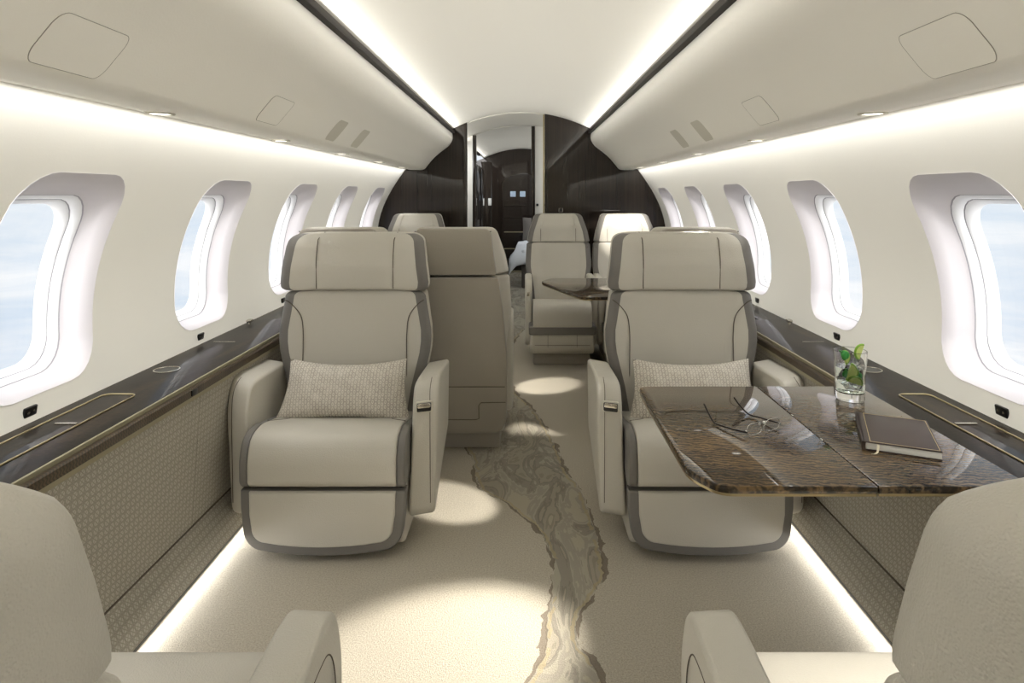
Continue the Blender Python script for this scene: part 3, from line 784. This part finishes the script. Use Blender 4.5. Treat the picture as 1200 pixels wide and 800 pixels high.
        tube('seam', smooth_pts([(a, b+.002, c) for a, b, c in pts], 4), .0018, M_seam, hd, 6)
    sh = prism('back_shell', fillet([(-.235, .10), (-.22, .80+d), (.22, .80+d), (.235, .10)], .05, 6), 'y', -.305, -.24, M_leather_back, t_, .02, warp=lambda x, y, z: (x, y-rec*.85*max(0, z-.26)/.55, z))
    # stitched outline following the rear edge of the headrest
    pts = []
    for z in np.linspace(.845+d, 1.015+d, 9): pts.append((interp(HR2, z)-.012, interp(YR2, z)+.0225, z))
    pts += [(.19, -.258-rec, 1.038+d), (.08, -.262-rec, 1.0445+d), (0, -.262-rec, 1.045+d)]
    pts = smooth_pts(pts, 4); tube('stitching', pts+[Vector((-p.x, p.y, p.z)) for p in pts[::-1][1:]], .0016, M_seam, hd, 6)
    return t_

def double_seat(label, loc, rz, arms=(-1, 1), recline=0.0):
    """narrower conference seat with a tapering headrest and swivel base"""
    t_ = thing('conference_armchair', label, 'seat', loc, rz)
    box('pedestal', (0, -.02, .045), (.40, .46, .09), M_leather_back, t_, .012)
    bs = prism('base', fillet([(-.31, .14), (-.29, .09), (.27, .09), (.31, .14), (.32, .245), (-.32, .245)], .025), 'x', -.222, .222, M_leather, t_, .03)
    for x in (-.10, .10): tube('seam', [(x, .3175, .15), (x, .3235, .24)], .0013, M_seam, bs, 6)
    tube('seam', [(x, .3115+.008, .165) for x in np.linspace(-.19, .19, 5)], .0013, M_seam, bs, 6)
    prism('base_band', fillet([(-.2, .235), (.335, .235), (.345, .30), (-.2, .31)], .02), 'x', -.232, .232, M_trim, t_, .03)
    prism('seat_cushion', fillet([(-.2, .29), (.335, .28), (.345, .30), (.342, .40), (.30, .452), (.2, .455), (-.2, .40)], [.01, .01, .02, .05, .05, .05, .02]), 'x', -.202, .202, M_leather, t_, .03, 4)
    ap = fillet([(-.20, .16), (.14, .12), (.20, .16), (.215, .50), (.17, .60), (-.16, .605)], [.03, .03, .03, .04, .05, .03])
    for q in arms:
        ar = prism('armrest', ap, 'x', min(q*.207, q*.257), max(q*.207, q*.257), M_leather, t_, .016, 3)
        box('button', (q*.235, .212, .50), (.02, .006, .03), M_chrome, ar, .003)
    c = recline
    HF = [(.25, .20), (.5, .225), (.66, .250), (.83, .240)]; HR = [(.09, .205), (.30, .222), (.50, .222), (.80, .185)]
    YF = [(.25, -.14), (.83, -.23-c)]; YR = [(.09, -.27), (.83, -.38-c)]
    bk = part_back('backrest', levels(HF, HR, YF, YR, .30, .832, 12, .018), M_leather, t_)
    HF2 = [(.83, .240), (.92, .222), (1.05, .178)]; HR2 = [(.83, .187), (1.05, .165)]
    YF2 = [(.83, -.222-c), (.95, -.232-c), (1.05, -.275-c)]; YR2 = [(.83, -.383-c), (1.05, -.405-c)]
    hd = part_back('headrest', levels(HF2, HR2, YF2, YR2, .836, 1.05, 10, .012, .026), M_leather, t_)
    for q in (-1, 1):
        pts = [(q*.228, -.203-c, .80), (q*.19, -.214-c*.95, .765), (q*.168, -.208-c*.9, .71), (q*.165, -.195-c*.7, .62), (q*.18, -.176-c*.4, .52), (q*.205, -.150, .46)]
        tube('seam', smooth_pts(pts, 4), .0018, M_seam, bk, 6)
        tube('seam', [(q*.135, interp(YF2, z)+.0025, z) for z in np.linspace(.84, 1.03, 7)], .0016, M_seam, hd, 6)
    # leather back shell with two cover panels, seen when the seat faces away
    def shw(x, y, z): return (x, y-(.02+(z-.09)*.155)-c*(z-.09)*1.15, z)
    sh_o = [(.198, .835), (.225, .62), (.236, .42), (.232, .15), (.20, .095)]
    sh = prism('back_shell', fillet(sh_o+[(-x, z) for x, z in sh_o[::-1]], [.01, .08, .08, .05, .03, .03, .05, .08, .08, .01], 5), 'y', -.30, -.24, M_leather_back, t_, .014, warp=shw)
    ho = [(.170, 1.035), (.190, .845)]
    def shh(x, y, z): return (x, y-(.02+(z-.09)*.155)+.012-c*(z-.09)*1.15+max(0, z-.95)*.25, z)
    h2 = prism('head_shell', fillet([(.165, 1.050), (.192, .845)]+[(-.192, .845), (-.165, 1.050)], [.03, .01, .01, .03], 5), 'y', -.312, -.26, M_leather_back, t_, .012, warp=shh)
    def on(x, z): return Vector(shw(x, -.3005, z))
    tube('seam', [on(x, .325) for x in np.linspace(-.225, .225, 5)], .0022, M_seam, sh, 6)
    tube('seam', [on(*p) for p in [(-.225, .165), (.09, .165), (.105, .17), (.105, .235), (.115, .248), (.228, .25)]], .0018, M_seam, sh, 6)
    for q in (-1, 1):
        lathe('stud', [(.004, .0), (.004, -.003), (0, -.004)], M_black, h2, 12, tuple(Vector(shh(q*.165, -.305, 1.04))))
    return t_

CX = .637
club_seat('beige leather club seat on the left, facing the camera, with a woven pillow', (-CX-.005, 2.42, 0), PI, -1)
club_seat('beige leather club seat on the right, facing the camera behind the open table', (CX, 2.42, 0), PI, 1)
club_seat('nearest left seat seen from behind, cut off by the frame', (-CX, .825, 0), 0, 1, lower=.06, rec=.185, band=False, pocket=True)
club_seat('nearest right seat seen from behind, cut off by the frame', (CX, .825, 0), 0, -1, lower=.06, rec=.185, band=False, pocket=True)
double_seat('seat turned away beside the aisle, taupe back showing right of the left club seat', (-.292, 3.28, 0), 0, recline=.03)
double_seat('window seat turned away, only its top showing behind the left club seat', (-.80, 3.28, 0), 0, recline=.03)
double_seat('window seat turned away, only its top showing behind the right club seat', (.795, 3.28, 0), 0, recline=.03)
double_seat('far aisle seat facing the camera behind the small table', (.285, 4.72, 0), PI)
double_seat('far window seat facing the camera, right of the far aisle seat', (.80, 4.72, 0), PI)
double_seat('far left window seat facing the camera in front of the dark bulkhead', (-.81, 4.72, 0), PI)

# pillows
for s, lb in ((-1, 'woven lumbar pillow propped on the left club seat'), (1, 'woven lumbar pillow propped on the right club seat')):
    bm = bmesh.new(); cushion_mesh(bm, .475, .235, .125, .22)
    for v in bm.verts: v.co.x *= 1-.07*(v.co.z/.11)
    p = finish('throw_pillow', bm, M_pillow, None, 60)
    p.location = (s*CX-.005 if s < 0 else CX+.012, 2.375, .472); p.rotation_euler = (-.38, 0, 0)
    tag(p, lb, 'pillow')

# ------------------------------------------------------------------ tables
TZ = .642
def table(nm, label, leaves, th=.016):
    t_ = thing(nm, label, 'table', (0, 0, 0))
    for outl, rs in leaves:
        lf = prism('table_leaf', fillet(outl, rs, 7), 'z', TZ-th, TZ, M_veneer, t_, .003, 2)
        cx = sum(p[0] for p in outl)/len(outl); cy = sum(p[1] for p in outl)/len(outl)
        prism('edge_strip', fillet([(cx+(x-cx)*.992, cy+(y-cy)*.992) for x, y in outl], rs, 7), 'z', TZ-th-.005, TZ-th, M_bronze, lf)
    return t_
tb = table('folding_table', 'glossy brown veneered fold-out table in front of the right club seat',
      [([(.352, 1.866), (.698, 1.866), (.698, 1.226), (.395, 1.226), (.352, 1.30)], [.035, 0, 0, .03, .03]),
       ([(.700, 1.866), (.996, 1.866), (.996, 1.226), (.700, 1.226)], [0, .0, .0, 0])])
for y in (1.46, 1.62): box('hinge', (.699, y, TZ), (.004, .010, .001), M_chrome, tb, .0003)
box('slide_rail', (.9, 1.50, TZ-.032), (.19, .45, .02), M_bronze, tb, .004)
tb2 = table('conference_table', 'smaller brown table with clipped corner before the far seats',
      [([(.125, 4.12), (.20, 4.28), (1.09, 4.28), (1.09, 3.49), (.34, 3.49)], [.05, .05, 0, 0, .05])])
box('slide_rail', (1.0, 3.9, TZ-.035), (.16, .4, .025), M_bronze, tb2, .004)

# ------------------------------------------------------------------ things on the near table
# book
bk = thing('notebook', 'dark brown leather-bound notebook with gold ruled border on the table', 'book', (.871, 1.463, TZ), -math.radians(24))
HW, HL = .074, .102
box('page_block', (.002, 0, .0095), (2*HW-.006, 2*HL-.005, .0145), M_paper, bk, .001)
box('front_cover', (0, 0, .0182), (2*HW, 2*HL, .0028), M_book, bk, .001)
box('back_cover', (0, 0, .0014), (2*HW, 2*HL, .0028), M_book, bk, .001)
prism('spine', fillet([(-HW-.003, .0), (-HW-.003, .0196), (-HW+.006, .0196), (-HW+.004, .010), (-HW+.006, .0)], .003, 4), 'y', -HL, HL, M_book, bk)
def line_box(bm, a, b_, w=.0012):
    a, b_ = Vector(a), Vector(b_); c = (a+b_)/2; d = b_-a
    add_box(bm, c, (abs(d.x)+w, abs(d.y)+w, .0005))
bm = bmesh.new(); zt = .0197
x0, x1, y0, y1 = -HW+.014, HW-.004, -HL+.004, HL-.004
for a, b_ in (((x0, y0, zt), (x0, y1, zt)), ((x1, y0, zt), (x1, y1, zt)), ((x0, y0, zt), (x1, y0, zt)), ((x0, y1, zt), (x1, y1, zt))): line_box(bm, a, b_)
finish('gold_border', bm, M_gold, bk, 0)
rb = smooth_pts([(-.045, -HL+.01, .017), (-.045, -HL-.002, .014), (-.047, -HL-.010, .004), (-.052, -HL-.018, .0015), (-.058, -HL-.022, .0015)], 5)
bm = bmesh.new(); prev = None
for p in rb:
    cur = (bm.verts.new((p.x-.0022, p.y, p.z)), bm.verts.new((p.x+.0022, p.y, p.z)))
    if prev: bm.faces.new((prev[0], prev[1], cur[1], cur[0]))
    prev = cur
r_ = finish('ribbon', bm, M_ribbon, bk, 60); md = r_.modifiers.new('s', 'SOLIDIFY'); md.thickness = .0005

# tumbler
GX, GY = .912, 1.75
g = thing('drinking_glass', 'clear tumbler of iced drink with lime and mint on the table', 'glass', (GX, GY, TZ+.0005))
lathe('tumbler', [(0, 0), (.0345, 0), (.036, .002), (.0385, .06), (.0425, .132), (.0415, .133), (.0405, .132), (.0365, .06), (.0345, .024), (.030, .020), (0, .020)], M_glass, g, 48)
lathe('drink', [(0, .0205), (.0295, .0205), (.0338, .0245), (.0360, .06), (.0375, .088), (0, .088)], M_drink, g, 48)
rr = random.Random(3)
for i, (x, y, z) in enumerate([(.008, -.012, .045), (-.012, .006, .052), (.012, .01, .07), (-.008, -.01, .082), (.01, -.006, .1)]):
    rot = Matrix.Rotation(rr.uniform(0, 3), 3, Vector((rr.random(), rr.random(), 1)).normalized())
    box('ice_cube', (x, y, z), (.019, .019, .019), M_ice, g, .003, 2, rot)
def wedge(nm, c, rot, r=.022, th=.005):
    bm = bmesh.new(); A = []
    for dz in (-th/2, th/2):
        A.append([bm.verts.new(Vector(c)+rot @ Vector((r*math.cos(a), dz, r*math.sin(a)))) for a in np.linspace(0, PI, 12)])
    bm.faces.new(A[0]); bm.faces.new(A[1][::-1])
    for k in range(12): bm.faces.new((A[0][k], A[0][(k+1) % 12], A[1][(k+1) % 12], A[1][k]))
    w_ = finish(nm, bm, M_limef, g, 40)
    bm = bmesh.new(); add_tube(bm, [Vector(c)+rot @ Vector((r*1.02*math.cos(a), 0, r*1.02*math.sin(a))) for a in np.linspace(0, PI, 12)], th*.62, 8)
    finish('peel', bm, M_lime, w_, 60)
R3 = lambda a, b_, c: (Matrix.Rotation(c, 3, 'Z') @ Matrix.Rotation(b_, 3, 'Y') @ Matrix.Rotation(a, 3, 'X'))
wedge('lime_wedge', (-.014, -.020, .080), R3(.1, 1.9, .1), .021)
wedge('lime_wedge', (.028, -.004, .128), R3(.1, -1.2, .2), .020)
wedge('lime_wedge', (-.002, -.024, .050), R3(.2, .3, 0), .018)
wedge('lime_wedge', (-.010, .012, .108), R3(0, 1.2, .4), .018)
def leaf(c, rot, L=.024, W=.011):
    bm = bmesh.new(); rows = []
    for i in range(7):
        u = i/6; w_ = W*math.sin(PI*min(1, u*.92+.08))**.8; rows.append([bm.verts.new(Vector(c)+rot @ Vector((s_*w_, .003*abs(s_)+.006*u*u, u*L))) for s_ in (-1, -.5, 0, .5, 1)])
    for A, B in zip(rows[:-1], rows[1:]):
        for k in range(4): bm.faces.new((A[k], A[k+1], B[k+1], B[k]))
    o_ = finish('mint_leaf', bm, M_mint, g, 60); md_ = o_.modifiers.new('s', 'SOLIDIFY'); md_.thickness = .0008
leaf((-.022, -.014, .108), R3(.2, .25, .2)); leaf((-.018, -.006, .114), R3(-.3, .7, 1.0)); leaf((.014, -.020, .058), R3(.3, -.6, 0), .022, .012); leaf((-.012, -.012, .112), R3(.3, -.6, -.4)); leaf((.006, -.018, .068), R3(-.2, 1.1, .3), .02, .01)
leaf((-.020, -.020, .062), R3(.2, .1, .1), .022, .011)

# spectacles, resting upside down with the ear hooks in the air
sg = thing('spectacles', 'thin-framed reading spectacles lying upside down on the table', 'spectacles', (.582, 1.497, TZ), math.radians(29))
for q in (-1, 1):
    rim = [(q*.030+.024*math.copysign(abs(math.cos(a))**.6, math.cos(a)), .002, .0152+.0135*math.copysign(abs(math.sin(a))**.7, math.sin(a))) for a in np.linspace(0, 2*PI, 29)[:-1]]
    rm = tube('rim', rim, .0009, M_wirel, sg, 8, True)
    bm = bmesh.new(); vs = [bm.verts.new((x, y, z)) for x, y, z in rim]; bm.faces.new(vs); finish('lens', bm, M_lens, rm, 0)
    hx = q*.058
    tm = tube('temple', smooth_pts([(q*.0535, .002, .013), (hx, .004, .012), (hx+q*.003, .03, .009), (hx+q*.004, .07, .006), (hx+q*.002, .098, .005), (hx-q*.003, .122, .020), (hx-q*.006, .140, .037)], 5), [.0014]*3+[.0021]*28, M_wire, sg, 8)
    box('hinge', (q*.0555, .003, .0125), (.005, .005, .006), M_wirel, tm, .001)
    lathe('nose_pad', [(0, -.004), (.0028, -.002), (.003, .002), (0, .004)], M_white, sg, 10, (q*.007, .007, .022))
tube('bridge', smooth_pts([(-.0065, .002, .020), (-.003, .0025, .0165), (.003, .0025, .0165), (.0065, .002, .020)], 4), .0010, M_wirel, sg, 8)
